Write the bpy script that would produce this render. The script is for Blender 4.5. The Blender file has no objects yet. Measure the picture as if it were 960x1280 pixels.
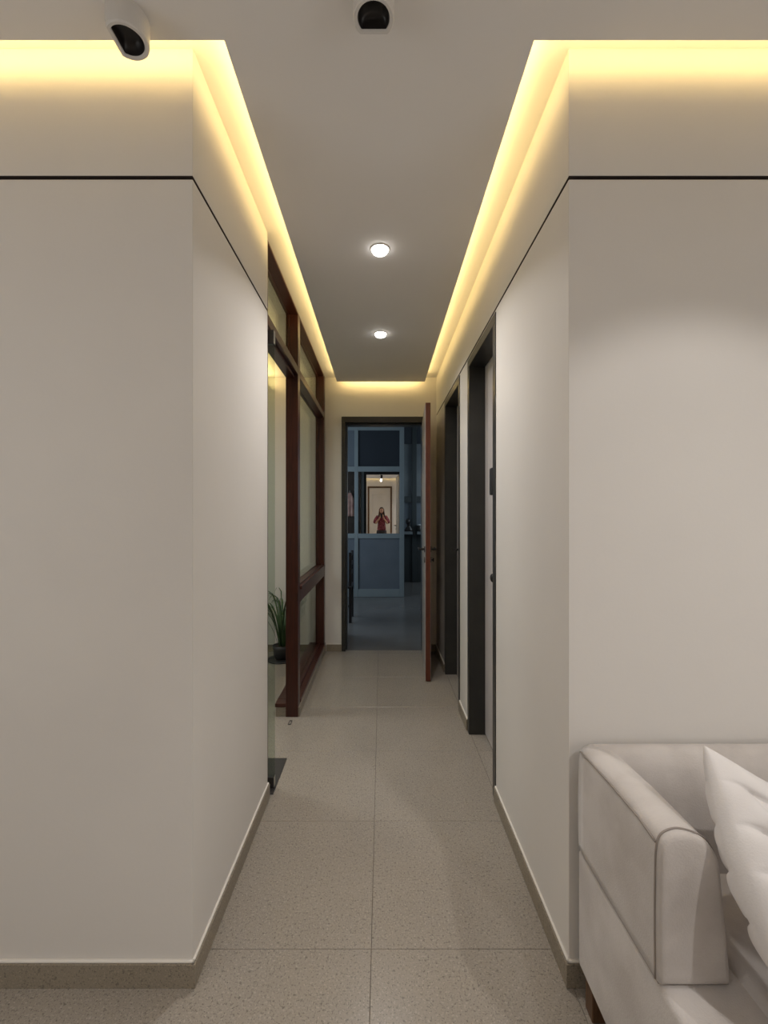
import bpy, bmesh, math, random
from mathutils import Vector, Matrix
random.seed(4)
sc = bpy.context.scene
C = sc.collection
PI = math.pi
CH = 1.40                                    # camera height, camera at x=0, y=0

# ------------------------------------------------------------------ camera, world, exposure
cam_d = bpy.data.cameras.new('camera'); cam = bpy.data.objects.new('camera', cam_d); C.objects.link(cam)
cam.location = (0, 0, CH); cam.rotation_euler = (PI/2, 0, 0)
cam_d.sensor_fit = 'VERTICAL'; cam_d.sensor_height = 24; cam_d.sensor_width = 18
cam_d.lens = 560/1280*24
cam_d.shift_x = 3/1280; cam_d.shift_y = 2/1280
cam_d.clip_start = 0.005; cam_d.clip_end = 60
sc.camera = cam
w = bpy.data.worlds.new('world'); sc.world = w; w.use_nodes = True
w.node_tree.nodes['Background'].inputs[0].default_value = (.35, .45, .6, 1)
w.node_tree.nodes['Background'].inputs[1].default_value = 0.02
vs = sc.view_settings
vs.view_transform = 'Standard'; vs.look = 'None'; vs.gamma = 1; vs.use_curve_mapping = False
vs.exposure = 0.0
sc.cycles.use_denoising = True
sc.cycles.max_bounces = 14; sc.cycles.diffuse_bounces = 8; sc.cycles.glossy_bounces = 8; sc.cycles.transmission_bounces = 10
sc.cycles.sample_clamp_indirect = 6

WARM = (1.0, .715, .28)
def aim(o, d):
    o.rotation_euler = Vector(d).to_track_quat('-Z', 'Y').to_euler()
def area(name, loc, d, sx, sy, power, col, spread=PI):
    l = bpy.data.lights.new(name, 'AREA'); l.shape = 'RECTANGLE'; l.size = sx; l.size_y = sy
    l.energy = power; l.color = col; l.spread = spread
    o = bpy.data.objects.new(name, l); C.objects.link(o); o.location = loc; aim(o, d); return o
def spot(name, loc, d, cone, power, col, blend=.35, r=.035):
    l = bpy.data.lights.new(name, 'SPOT'); l.energy = power; l.color = col; l.spot_size = math.radians(cone)
    l.spot_blend = blend; l.shadow_soft_size = r
    o = bpy.data.objects.new(name, l); C.objects.link(o); o.location = loc; aim(o, d); return o
NEUT = (1.0, .96, .93)
# cove LED runs: on the hidden upright edge of the hanging ceiling panel, facing the walls
WM = 1.05
ZL = 2.738
def cove(x0, y0, x1, y1, d, k=1.0, nm='corridor_cove_light'):
    L = math.hypot(x1-x0, y1-y0)
    o = area(nm, ((x0+x1)/2, (y0+y1)/2, ZL), d, .014, .014, WM*L*k, WARM)
    if abs(x1-x0) > abs(y1-y0): o.rotation_euler = Matrix(((1,0,0),(0,0,-d[1]),(0,d[1],0))).to_euler()
    else:                       o.rotation_euler = Matrix(((0,0,-d[0]),(1,0,0),(0,-1 if d[0] > 0 else 1,0))).to_euler()
    m = o.rotation_euler.to_matrix()
    z = -(m @ Vector((0,0,1)))
    # make the long side lie along the run, the light facing d
    t = Vector((x1-x0, y1-y0, 0)).normalized(); n = -(Vector(d)*.80 + Vector((0,0,.60))); b = n.cross(t)
    o.rotation_euler = Matrix((t, b, n)).transposed().to_euler()
    o.data.size = L; o.data.size_y = .035
cove(-.444, 1.26, -.444, 4.40, Vector((-1,0,0)))
cove(.430, 1.26, .430, 4.40, Vector((1,0,0)))
cove(-.40, 4.443, .39, 4.443, Vector((0,1,0)), 1.75)
cove(-2.4, 1.243, -.47, 1.243, Vector((0,1,0)), 1.3, 'room_cove_light')
cove(.45, 1.243, 2.4, 1.243, Vector((0,1,0)), 1.05, 'room_cove_light')
cove(-2.3, -1.525, 2.3, -1.525, Vector((0,-1,0)), 1.0, 'room_cove_light')
# lamps and added fill lights of the living room
K = dict(scallop=29, centre=3, room=6, key=72, west=15, east=12.5, dl1=9.0, dl2=4.6, side=23, far=36)
def disk(name, loc, power, col, r=.09, spread=PI):
    l = bpy.data.lights.new(name, 'AREA'); l.shape = 'DISK'; l.size = r; l.energy = power; l.color = col; l.spread = spread
    o = bpy.data.objects.new(name, l); C.objects.link(o); o.location = loc; return o
spot('scallop_light', (.92, .67, 2.70), (0,0,-1), 92, K['scallop'], NEUT, .30)
spot('centre_light', (-.02, -.42, 2.54), (0,.15,-1), 165, K['centre'], NEUT, .6)
disk('room_light', (-1.35, -.75, 2.70), K['room'], NEUT); spot('key_light', (1.44, -.36, 2.69), (0,0,-1), 140, K['key'], NEUT, .7)  # unseen lamps: soft fill added, key assumed from the floor shadow
area('west_window_light', (-2.50, -.25, 1.45), (1,0,0), 1.5, 1.3, K['west'], (1,.96,.92))  # unseen soft fill, added to lift ceiling and corridor walls
area('east_window_light', (2.50, -.45, 1.45), (-1,0,0), 1.5, 1.3, K['east'], (1,.96,.92))  # matching added fill from the opposite side
# lamps of the corridor
disk('dla_light', (-.008, 2.21, 2.676), K['dl1'], NEUT, .075, math.radians(132))
disk('dlb_light', (-.008, 3.25, 2.676), K['dl2'], NEUT, .075, math.radians(140))
# room behind the glass partition, and the far room
area('side_room_light', (-2.1, 3.0, 2.70), (0,0,-1), .5, .5, K['side'], (.95, .98, .95))  # unseen ceiling light, added to light the side room
a_ = area('side_cove_light', (-1.15, 3.4, 2.69), (.6,0,.8), 2.2, .03, 6.5, WARM); a_.rotation_euler = Matrix(((0,.8,-.6),(1,0,0),(0,-.6,-.8))).to_euler()  # unseen warm strip, added to brighten the glazing above the glass door
area('far_window_light', (-2.05, 6.0, 1.7), (1,0,-.1), 1.6, 1.5, K['far'], (.70, .85, 1.0))  # assumed cool light from the left, unseen, no window behind it
area('far_bay_light', (2.0, 8.3, 1.9), (-1,.2,-.1), 1.0, 1.2, 14, (.72, .85, .95))  # extra unseen light, added to brighten the dark bay

# ------------------------------------------------------------------ materials
def mat(name, col, rough=.6, metal=0.0, spec=.5, coat=0.0, emit=None, es=1.0, trans=0.0, ior=1.45):
    m = bpy.data.materials.new(name); m.use_nodes = True
    b = m.node_tree.nodes['Principled BSDF']
    b.inputs['Base Color'].default_value = (*col, 1); b.inputs['Roughness'].default_value = rough
    b.inputs['Metallic'].default_value = metal; b.inputs['Specular IOR Level'].default_value = spec
    b.inputs['Coat Weight'].default_value = coat; b.inputs['IOR'].default_value = ior
    b.inputs['Transmission Weight'].default_value = trans
    if emit: b.inputs['Emission Color'].default_value = (*emit, 1); b.inputs['Emission Strength'].default_value = es
    return m
def N(m, t): return m.node_tree.nodes.new(t)
def L(m, a, b): m.node_tree.links.new(a, b)
def mottled(m, c1, c2, scale, lo=.3, hi=.7, detail=4, bump=0.0, bscale=None, coord='pos', stretch=(1,1,1)):
    b = m.node_tree.nodes['Principled BSDF']
    if coord == 'pos': src = N(m, 'ShaderNodeNewGeometry').outputs['Position']
    else: src = N(m, 'ShaderNodeTexCoord').outputs['Object']
    mp = N(m, 'ShaderNodeMapping'); mp.inputs['Scale'].default_value = stretch; L(m, src, mp.inputs[0]); src = mp.outputs[0]
    n = N(m, 'ShaderNodeTexNoise'); n.inputs['Scale'].default_value = scale; n.inputs['Detail'].default_value = detail; L(m, src, n.inputs['Vector'])
    r = N(m, 'ShaderNodeValToRGB'); r.color_ramp.elements[0].position = lo; r.color_ramp.elements[1].position = hi
    r.color_ramp.elements[0].color = (*c1, 1); r.color_ramp.elements[1].color = (*c2, 1)
    L(m, n.outputs['Fac'], r.inputs[0]); L(m, r.outputs[0], b.inputs['Base Color'])
    if bump:
        n2 = N(m, 'ShaderNodeTexNoise'); n2.inputs['Scale'].default_value = bscale or scale*3; n2.inputs['Detail'].default_value = 5; L(m, src, n2.inputs['Vector'])
        bp = N(m, 'ShaderNodeBump'); bp.inputs['Strength'].default_value = bump; bp.inputs['Distance'].default_value = .004
        L(m, n2.outputs['Fac'], bp.inputs['Height']); L(m, bp.outputs[0], b.inputs['Normal'])
    return m
def terrazzo(name, base, rough):
    m = mat(name, base, rough, spec=.5); b = m.node_tree.nodes['Principled BSDF']
    g = N(m, 'ShaderNodeNewGeometry').outputs['Position']
    def layer(scale, lo, hi, prev, col, seed):
        mp = N(m, 'ShaderNodeMapping'); mp.inputs['Location'].default_value = (seed, seed*1.7, 0); L(m, g, mp.inputs[0])
        v = N(m, 'ShaderNodeTexNoise'); v.inputs['Scale'].default_value = scale; v.inputs['Detail'].default_value = 2.5; L(m, mp.outputs[0], v.inputs['Vector'])
        r = N(m, 'ShaderNodeValToRGB'); r.color_ramp.elements[0].position = lo; r.color_ramp.elements[1].position = hi; L(m, v.outputs['Fac'], r.inputs[0])
        mx = N(m, 'ShaderNodeMix'); mx.data_type = 'RGBA'; L(m, r.outputs[0], mx.inputs[0])
        L(m, prev, mx.inputs[6]) if prev else None
        if not prev: mx.inputs[6].default_value = (*base, 1)
        mx.inputs[7].default_value = (*col, 1); return mx.outputs[2]
    k = lambda f: tuple(c*f for c in base)
    o = layer(3.0, .35, .75, None, k(1.08), 1)
    o = layer(150, .56, .66, o, k(1.30), 3)
    o = layer(120, .59, .68, o, k(.62), 7)
    o = layer(260, .60, .68, o, k(.48), 11)
    L(m, o, b.inputs['Base Color'])
    return m
def wood(name, c1, c2, rough=.3):
    m = mat(name, c1, rough, spec=.5, coat=.12); m.node_tree.nodes['Principled BSDF'].inputs['Coat Roughness'].default_value = .25
    return mottled(m, c1, c2, 14, .3, .75, 6, .1, 60, stretch=(9, 9, .55))

M = {}
M['wall'] = mottled(mat('wall_paint', (.66,.635,.60), .62, spec=.35), (.645,.62,.588), (.67,.645,.61), 2.2, bump=.06, bscale=90)
M['ceil'] = mottled(mat('ceiling_paint', (.77,.75,.725), .8, spec=.2), (.76,.74,.715), (.78,.76,.735), 1.5)
M['tile'] = terrazzo('terrazzo_tile', (.290,.259,.221), .26)
M['skirt'] = terrazzo('terrazzo_skirting', (.25,.215,.165), .40)
M['grout'] = mat('grout', (.10,.085,.068), .9)
M['gap'] = mat('shadow_gap', (.050,.036,.031), .7)
M['caulk'] = mat('caulk', (.72,.69,.64), .6)
M['wood'] = wood('dark_red_wood', (.030,.0075,.0045), (.068,.016,.0085), .34)
M['doorwood'] = wood('door_edge_wood', (.055,.013,.006), (.15,.036,.014), .38)
M['brownwood'] = wood('brown_frame_wood', (.075,.035,.015), (.14,.07,.03), .4)
M['charcoal'] = mottled(mat('charcoal_paint', (.030,.029,.027), .33, spec=.5), (.026,.026,.024), (.036,.035,.032), 6)
M['leaf'] = mottled(mat('door_laminate', (.50,.47,.46), .35, spec=.4), (.48,.45,.44), (.52,.49,.48), 3)
M['creamdoor'] = mottled(mat('cream_door', (.60,.55,.48), .45), (.58,.53,.46), (.62,.57,.50), 3)
M['black'] = mat('black_metal', (.012,.011,.011), .35)
M['dark'] = mat('dark_plastic', (.02,.02,.022), .45)
M['steel'] = mat('brushed_steel', (.55,.54,.52), .3, metal=1)
M['spring'] = mottled(mat('dark_plate', (.045,.043,.042), .35), (.04,.038,.037), (.05,.048,.046), 20)
M['alu'] = mottled(mat('grey_blue_frame', (.225,.265,.275), .45), (.215,.255,.265), (.24,.28,.29), 4)
M['alupanel'] = mottled(mat('grey_blue_panel', (.13,.155,.18), .35), (.12,.145,.17), (.14,.165,.19), 4)
M['mirror'] = mat('mirror_film', (.72,.72,.70), .0, metal=1)
M['darkglass'] = mat('dark_tinted_glass', (.03,.036,.045), .06, spec=.6)
M['paleglass'] = mottled(mat('pale_pane', (.16,.18,.19), .2), (.13,.15,.165), (.20,.22,.225), 2)
M['darkframe'] = mat('dark_window_frame', (.035,.043,.045), .5)
M['farwall'] = mottled(mat('far_room_paint', (.40,.42,.43), .8), (.38,.40,.41), (.42,.44,.45), 2)
M['farfloor'] = mottled(mat('far_room_tile', (.14,.135,.13), .20), (.125,.12,.115), (.15,.145,.14), 1.2)
M['white'] = mat('white_lamp_housing', (.62,.60,.57), .4)
M['reflector'] = mat('dark_reflector', (.02,.017,.016), .3)
M['lit'] = mat('lit_diffuser', (1,1,1), .5, emit=(1,.96,.92), es=9)
M['litsmall'] = mat('lit_lamp_face', (1,1,1), .5, emit=(1,.95,.88), es=7)
M['suede'] = mottled(mat('beige_suede', (.47,.435,.41), .85, spec=.2), (.42,.385,.36), (.54,.505,.48), 7, .35, .65, 5, .25, 260, 'obj')
M['suede'].node_tree.nodes['Principled BSDF'].inputs['Sheen Weight'].default_value = .35
M['piping'] = mat('sofa_piping', (.27,.235,.21), .8)
M['pillow'] = mottled(mat('white_quilt', (.66,.63,.62), .75, spec=.25), (.63,.60,.585), (.69,.67,.66), 6, bump=.15, bscale=300, coord='obj')
M['plant'] = mottled(mat('plant_leaf', (.03,.07,.025), .45), (.018,.045,.016), (.05,.10,.035), 10, coord='obj')
M['soil'] = mottled(mat('soil', (.03,.02,.013), .95), (.02,.014,.01), (.045,.03,.02), 60)
M['skin'] = mat('skin', (.48,.28,.19), .55); M['skin'].node_tree.nodes['Principled BSDF'].inputs['Subsurface Weight'].default_value = .08
M['hair'] = mottled(mat('dark_hair', (.022,.009,.006), .4), (.014,.006,.004), (.045,.018,.011), 30, stretch=(6,6,.5))
M['blouse'] = mottled(mat('maroon_blouse', (.16,.02,.03), .7), (.11,.012,.02), (.24,.05,.07), 22, .4, .62)
M['skirt'+'_cloth'] = mottled(mat('dark_trousers', (.035,.03,.032), .8), (.03,.025,.027), (.045,.038,.04), 12)
M['lips'] = mat('lips', (.35,.09,.08), .45); M['eyewhite'] = mat('eye_white', (.7,.68,.66), .3); M['iris'] = mat('iris', (.03,.015,.01), .2)
M['screen'] = mat('phone_screen', (.01,.01,.012), .08)
M['darkwood'] = mottled(mat('dark_brown_wood', (.03,.022,.018), .45), (.025,.018,.015), (.04,.03,.024), 8)
M['curtain'] = mottled(mat('cloth_warm', (.34,.20,.17), .9), (.28,.15,.13), (.42,.26,.22), 8)

def glass(name, tint, refl=.38):
    # thin architectural glass: clear straight through, mirror-like at grazing angles
    m = bpy.data.materials.new(name); m.use_nodes = True; nt = m.node_tree; nt.nodes.clear()
    out = nt.nodes.new('ShaderNodeOutputMaterial'); mx = nt.nodes.new('ShaderNodeMixShader'); fr = nt.nodes.new('ShaderNodeFresnel'); fr.inputs[0].default_value = 1.45; mu = nt.nodes.new('ShaderNodeMath'); mu.operation = 'MULTIPLY'; mu.inputs[1].default_value = refl; nt.links.new(fr.outputs[0], mu.inputs[0])
    tr = nt.nodes.new('ShaderNodeBsdfTransparent'); tr.inputs[0].default_value = (*tint, 1)
    gl = nt.nodes.new('ShaderNodeBsdfGlossy'); gl.inputs['Roughness'].default_value = .01; gl.inputs[0].default_value = (.9,.92,.9,1)
    nt.links.new(mu.outputs[0], mx.inputs[0]); nt.links.new(tr.outputs[0], mx.inputs[1]); nt.links.new(gl.outputs[0], mx.inputs[2]); nt.links.new(mx.outputs[0], out.inputs[0])
    return m
M['glass'] = glass('clear_glass', (.90,.93,.90))
M['doorglass'] = glass('greenish_glass', (.83,.87,.83))

# ------------------------------------------------------------------ mesh helpers (world coordinates)
def finish(name, bm, m, parent=None, smooth=False, bevel=0.0, seg=2, origin=None):
    me = bpy.data.meshes.new(name); bmesh.ops.recalc_face_normals(bm, faces=bm.faces); bm.to_mesh(me); bm.free()
    for mm in (m if isinstance(m, (list, tuple)) else [m]): me.materials.append(mm)
    if smooth:
        for p in me.polygons: p.use_smooth = True
    o = bpy.data.objects.new(name, me); C.objects.link(o)
    o0 = Vector(origin) if origin is not None else (parent_world(parent) if parent else Vector((0,0,0)))
    if o0.length: me.transform(Matrix.Translation(-o0))
    if parent is not None:
        o.parent = parent; o.location = o0 - parent_world(parent)
    else: o.location = o0
    if bevel:
        b = o.modifiers.new('bevel', 'BEVEL'); b.width = bevel; b.segments = seg; b.limit_method = 'ANGLE'; b.angle_limit = .6
        if seg > 2:
            for p in me.polygons: p.use_smooth = True
    return o
def parent_world(p):
    v = Vector((0,0,0))
    while p is not None: v += p.location; p = p.parent
    return v
def box_in(bm, x0,x1,y0,y1,z0,z1, mi=0):
    vs_ = [bm.verts.new(p) for p in ((x0,y0,z0),(x1,y0,z0),(x1,y1,z0),(x0,y1,z0),(x0,y0,z1),(x1,y0,z1),(x1,y1,z1),(x0,y1,z1))]
    for f in ((0,3,2,1),(4,5,6,7),(0,1,5,4),(1,2,6,5),(2,3,7,6),(3,0,4,7)):
        fc = bm.faces.new([vs_[i] for i in f]); fc.material_index = mi
    return vs_
def box(name, x0,x1,y0,y1,z0,z1, m, parent=None, bevel=0.0, seg=2, xf=None, origin=None):
    bm = bmesh.new(); box_in(bm, x0,x1,y0,y1,z0,z1)
    if xf is not None: bm.transform(xf)
    return finish(name, bm, m, parent, bevel=bevel, seg=seg, origin=origin)
def boxes(name, lst, m, parent=None, bevel=0.0):
    bm = bmesh.new()
    for b in lst: box_in(bm, *b)
    return finish(name, bm, m, parent, bevel=bevel)
def prism_in(bm, poly, z0, z1):
    lo = [bm.verts.new((x,y,z0)) for x,y in poly]; hi = [bm.verts.new((x,y,z1)) for x,y in poly]; n = len(poly)
    bm.faces.new(lo[::-1]); bm.faces.new(hi)
    for i in range(n): bm.faces.new((lo[i], lo[(i+1)%n], hi[(i+1)%n], hi[i]))
def prism(name, items, m, parent=None, bevel=0.0):
    bm = bmesh.new()
    for poly, z0, z1 in items: prism_in(bm, poly, z0, z1)
    return finish(name, bm, m, parent, bevel=bevel)
def tube_in(bm, pts, r, n=10, cap=True, closed=False):
    pts = [Vector(p) for p in pts]; rs = r if isinstance(r, (list, tuple)) else [r]*len(pts); rings = []
    up = None; K = len(pts)
    for i, p in enumerate(pts):
        if closed: t = (pts[(i+1)%K]-pts[i-1]).normalized()
        else: t = (pts[min(i+1,K-1)]-pts[max(i-1,0)]).normalized()
        if up is None:
            up = Vector((0,0,1)) if abs(t.z) < .9 else Vector((1,0,0))
        a = t.cross(up); a.normalize(); b = a.cross(t); up = b
        rings.append([bm.verts.new(p + rs[i]*(math.cos(2*PI*k/n)*a + math.sin(2*PI*k/n)*b)) for k in range(n)])
    for i in range(K if closed else K-1):
        A, B = rings[i], rings[(i+1)%K]
        for k in range(n): bm.faces.new((A[k], A[(k+1)%n], B[(k+1)%n], B[k]))
    if cap and not closed:
        bm.faces.new(rings[0][::-1]); bm.faces.new(rings[-1])
def tube(name, pts, r, m, parent=None, n=10, closed=False):
    bm = bmesh.new(); tube_in(bm, pts, r, n, closed=closed); return finish(name, bm, m, parent, smooth=True)
def lathe_in(bm, prof, c, n=28, sx=1, sy=1):
    rings = [[bm.verts.new((c[0]+sx*r*math.cos(2*PI*k/n), c[1]+sy*r*math.sin(2*PI*k/n), c[2]+z)) for k in range(n)] for r, z in prof]
    for A, B in zip(rings, rings[1:]):
        for k in range(n): bm.faces.new((A[k], A[(k+1)%n], B[(k+1)%n], B[k]))
    bm.faces.new(rings[0][::-1]); bm.faces.new(rings[-1])
def lathe(name, prof, c, m, parent=None, n=28, smooth=True, sx=1, sy=1):
    bm = bmesh.new(); lathe_in(bm, prof, c, n, sx, sy); return finish(name, bm, m, parent, smooth=smooth)
def ball_in(bm, c, r, seg=16, rot=None):
    mt = Matrix.Translation(c) @ (rot if rot is not None else Matrix.Identity(4)) @ Matrix.Diagonal((*r, 1))
    bmesh.ops.create_uvsphere(bm, u_segments=seg, v_segments=seg//2+2, radius=1, matrix=mt)
def tag(o, label, cat, group=None):
    o['label'] = label; o['category'] = cat
    if group: o['group'] = group
    return o
def thing(name, loc, label, cat, group=None):
    o = bpy.data.objects.new(name, None); C.objects.link(o); o.location = loc; o.empty_display_size = .1
    return tag(o, label, cat, group)
def struct(o, label=None):
    o['kind'] = 'structure'
    if label: o['label'] = label
    return o
def sroot(name, loc, label):
    o = bpy.data.objects.new(name, None); C.objects.link(o); o.location = loc; o.empty_display_size = .1
    return struct(o, label)

# ------------------------------------------------------------------ setting: numbers read off the perspective
XL, XR = -.562, .557                          # corridor walls
YF, YE = 1.333, 4.558                         # outer corners, end wall
ZU, ZP = 2.785, 2.706                         # upper ceiling, hanging panel
ZG = 2.400                                    # shadow gap height
RX0, RX1, RY0 = -2.55, 2.55, -1.65            # living room

# floor: a grout bed with every terrazzo tile on it
fl = struct(box('floor', -3.5, 2.7, -1.8, 4.62, -.06, -.003, M['grout']), 'beige speckled terrazzo tile floor of the corridor and front room')
T = .600; meshes = {}
for x0, tw in ((-3.633,1.2),(-2.433,1.2),(-1.233,1.2),(-.033,.6),(.567,1.2),(1.767,1.0)):
    for j in range(-6, 6):
        y0 = 1.441 + j*T
        if y0 < -2.3 or y0 > 4.5 or (x0 > .5 and y0 > 1.9 and x0 > .6): continue
        tl = min(T, 4.63-y0)
        key = (tw, round(tl, 3))
        if key not in meshes:
            bm = bmesh.new(); box_in(bm, .0007, tw-.0007, .0007, tl-.0007, -.010, 0)
            bmesh.ops.bevel(bm, geom=[e for e in bm.edges if all(v.co.z > -.001 for v in e.verts)], offset=.0008, segments=1, affect='EDGES')
            me = bpy.data.meshes.new('tile'); bm.to_mesh(me); bm.free(); me.materials.append(M['tile']); meshes[key] = me
        o = bpy.data.objects.new('tile', meshes[key]); C.objects.link(o); o.parent = fl; o.location = (x0, y0, 0)

# left wall block (front face + corridor return)
PLx = [(-2.7,YF),(XL,YF),(XL,2.207),(-.70,2.207),(-.70,1.48),(-2.7,1.48)]
PLi = [(-2.7,YF+.025),(XL-.025,YF+.025),(XL-.025,2.207),(-.69,2.207),(-.69,1.47),(-2.7,1.47)]
wl = struct(prism('wall_left', [(PLx,0,ZG-.0058),(PLx,ZG+.0058,ZU)], M['wall'], bevel=.0015), 'cream wall left of the corridor mouth, turning into the corridor')
PLj = [(-2.7,YF+.001),(XL-.001,YF+.001),(XL-.001,2.206),(-.69,2.206),(-.69,1.47),(-2.7,1.47)]
prism('groove_strip', [(PLi,ZG-.0060,ZG+.0060),(PLj,ZG+.0046,ZG+.0057),(PLj,ZG-.0057,ZG-.0052)], M['gap'], wl)
# right wall: with the two door openings
A0, A1, B0, B1, DZ = 2.181, 2.888, 3.183, 3.948, 2.384
PR1 = [(2.7,YF),(2.7,1.48),(.72,1.48),(.72,A0),(XR,A0),(XR,YF)]
def seg(a, b): return [(XR,a),(.72,a),(.72,b),(XR,b)]
PRu = [(2.7,YF),(2.7,1.48),(.72,1.48),(.72,YE),(XR,YE),(XR,YF)]
PRi = [(2.7,YF+.025),(2.7,1.47),(.71,1.47),(.71,YE),(XR+.025,YE),(XR+.025,YF+.025)]
wr = struct(prism('wall_right', [(PR1,0,ZG-.0058),(seg(A1,B0),0,ZG-.0058),(seg(B1,YE),0,ZG-.0058),(seg(A0,A1),DZ,ZG-.0058),(seg(B0,B1),DZ,ZG-.0058),(PRu,ZG+.0058,ZU)], M['wall'], bevel=.0015),
            'cream wall right of the corridor with two doorways and a thin dark groove')
PRj = [(2.7,YF+.001),(2.7,1.47),(.71,1.47),(.71,YE),(XR+.001,YE),(XR+.001,YF+.001)]
prism('groove_strip', [(PRi,ZG-.0060,ZG+.0060),(PRj,ZG+.0046,ZG+.0057),(PRj,ZG-.0057,ZG-.0052)], M['gap'], wr)
# end wall, running on as the back wall of the side room
EX0, EX1, EZ = -.407, .452, 2.385
we = struct(boxes('wall_back', [(-3.5,EX0,YE,4.70,0,ZU),(EX1,.72,YE,4.70,0,ZU),(EX0,EX1,YE,4.70,EZ,ZU)], M['wall']), 'cream end wall around the open doorway')
struct(box('wall_front', -2.7, 2.7, -1.80, RY0, 0, 3.1, M['wall']), 'cream wall of the front room, seen in the far mirror')
struct(box('wall_west', -2.7, RX0, RY0, YF, 0, ZU, M['wall']), 'cream side wall of the front room')
struct(box('wall_east', RX1, 2.7, RY0, YF, 0, ZU, M['wall']), 'cream side wall of the front room beyond the sofa')
struct(boxes('wall_side_room', [(-3.5,-3.36,1.48,YE,0,ZU)], M['wall']), 'cream far side wall of the room behind the glass partition')
# made-up window frames around the two added fill lights of the front room
for n_, sx_, yc in ((2, -1, -.25), (3, 1, -.45)):
    r_ = sroot('window_%d' % n_, (sx_*2.55, yc, 1.45), 'white-framed side window of the front room'); xw = sx_*2.55
    a0, a1 = sorted((xw, xw-sx_*.03))
    for y0_, y1_, z0_, z1_ in ((yc-.82,yc-.75,.73,2.17),(yc+.75,yc+.82,.73,2.17),(yc-.75,yc+.75,2.10,2.17),(yc-.75,yc+.75,.73,.80)):
        box('window_frame', a0, a1, y0_, y1_, z0_, z1_, M['white'], r_, .003)
    b0, b1 = sorted((xw-sx_*.002, xw-sx_*.010)); box('pane', b0, b1, yc-.75, yc+.75, .80, 2.10, M['paleglass'], r_)
# ceilings
struct(box('ceiling', -3.5, 2.7, -1.8, 4.70, ZU, ZU+.1, M['ceil']), 'upper ceiling lit by the hidden warm strip')
struct(prism('ceiling_panel', [([(-2.42,-1.52),(2.42,-1.52),(2.42,1.236),(.4205,1.236),(.4275,4.433),(-.443,4.433),(-.434,1.236),(-2.42,1.236)], ZP, ZU-.0005)], M['ceil']),
       'warm grey hanging ceiling panel with a glowing gap all round')
# skirtings
def skirt(name, items, label, caulk):
    o = struct(boxes(name, items, M['skirt'], bevel=.0012), label)
    boxes('caulk_line', caulk, M['caulk'], o, bevel=.003)
SH = .070
skirt('baseboard_left', [(-2.6,XL+.012,YF-.013,YF,0,SH),(XL,XL+.012,YF,2.207,0,SH)], 'speckled stone skirting of the left wall',
      [(-2.6,XL+.008,YF-.010,YF,SH,SH+.008),(XL,XL+.008,YF-.01,2.207,SH,SH+.008)])
skirt('baseboard_right', [(XR-.012,2.6,YF-.013,YF,0,SH),(XR-.012,XR,YF,A0-.002,0,SH),(XR-.012,XR,A1+.002,B0-.002,0,SH),(XR-.012,XR,B1+.002,YE,0,SH)], 'speckled stone skirting of the right wall',
      [(XR-.008,2.6,YF-.010,YF,SH,SH+.008),(XR-.008,XR,YF-.01,A0-.002,SH,SH+.008),(XR-.008,XR,A1+.002,B0-.002,SH,SH+.008),(XR-.008,XR,B1+.002,YE,SH,SH+.008)])
skirt('baseboard_back', [(-3.36,-.672,YE-.012,YE,0,SH),(-.560,EX0-.002,YE-.012,YE,0,SH),(EX1+.002,XR-.012,YE-.012,YE,0,SH)], 'speckled stone skirting of the end wall',
      [(-3.36,-.672,YE-.008,YE,SH,SH+.008),(-.560,EX0-.002,YE-.008,YE,SH,SH+.008)])

# ------------------------------------------------------------------ doors
def lever(parent, x, y, z, side, ydir, up=False):
    """black lever on a leaf whose face looks along x (side = +1/-1)"""
    bm = bmesh.new()
    def disc(cx, cz, r, t):
        rot = Matrix.Translation((cx, y, cz)) @ Matrix.Rotation(PI/2, 4, 'Y')
        bmesh.ops.create_cone(bm, cap_ends=True, segments=20, radius1=r, radius2=r, depth=t, matrix=rot)
    disc(x+side*.004, z, .026, .008)
    tube_in(bm, [(x+side*.006,y,z),(x+side*.048,y,z)], .009, 12)
    tube_in(bm, [(x+side*.045,y-.008*ydir,z+.000),(x+side*.048,y+.02*ydir,z),(x+side*.048,y+.12*ydir,z+.002)], [.009,.0095,.008], 12)
    finish('handle', bm, M['black'], parent, smooth=False, bevel=.0015)
    bm = bmesh.new()
    rot = Matrix.Translation((x+side*.004, y, z-.090)) @ Matrix.Rotation(PI/2, 4, 'Y')
    bmesh.ops.create_cone(bm, cap_ends=True, segments=20, radius1=.025, radius2=.025, depth=.008, matrix=rot)
    if side > 0:
        tube_in(bm, [(x+.006,y,z-.09),(x+.022,y,z-.09)], .006, 10); box_in(bm, x+.020,x+.029,y-.006,y+.006,z-.106,z-.074)
    finish('key_rosette', bm, M['black'], parent)

def right_door(n, y0, y1, label, leaflabel):
    r = sroot('door_%d' % n, (XR, (y0+y1)/2, 0), label)
    f = .052; xb = .655
    # frame lining, front lip and stop, pieces per side
    xf = XR-.004
    boxes('door_jamb', [(xf,.72,y0,y0+f,0,DZ-f)], M['charcoal'], r, .002)
    boxes('door_jamb', [(xf,.72,y1-f,y1,0,DZ-f)], M['charcoal'], r, .002)
    boxes('door_head', [(xf,.72,y0,y1,DZ-f,DZ)], M['charcoal'], r, .002)
    lf = box('door_leaf', xb, xb+.038, y0+f+.002, y1-f-.002, .008, DZ-f-.002, M['leaf'], r, .002)
    lf['label'] = leaflabel
    return r, lf
d1, l1 = right_door(1, A0, A1, 'nearest charcoal-framed doorway on the right wall, closed pale door with lock pad', 'pale grey door leaf set deep in a charcoal frame')
d2, l2 = right_door(2, B0, B1, 'second charcoal-framed doorway on the right wall, beside the open wooden-edged door', 'pale grey door leaf mostly hidden in its charcoal frame')
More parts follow.
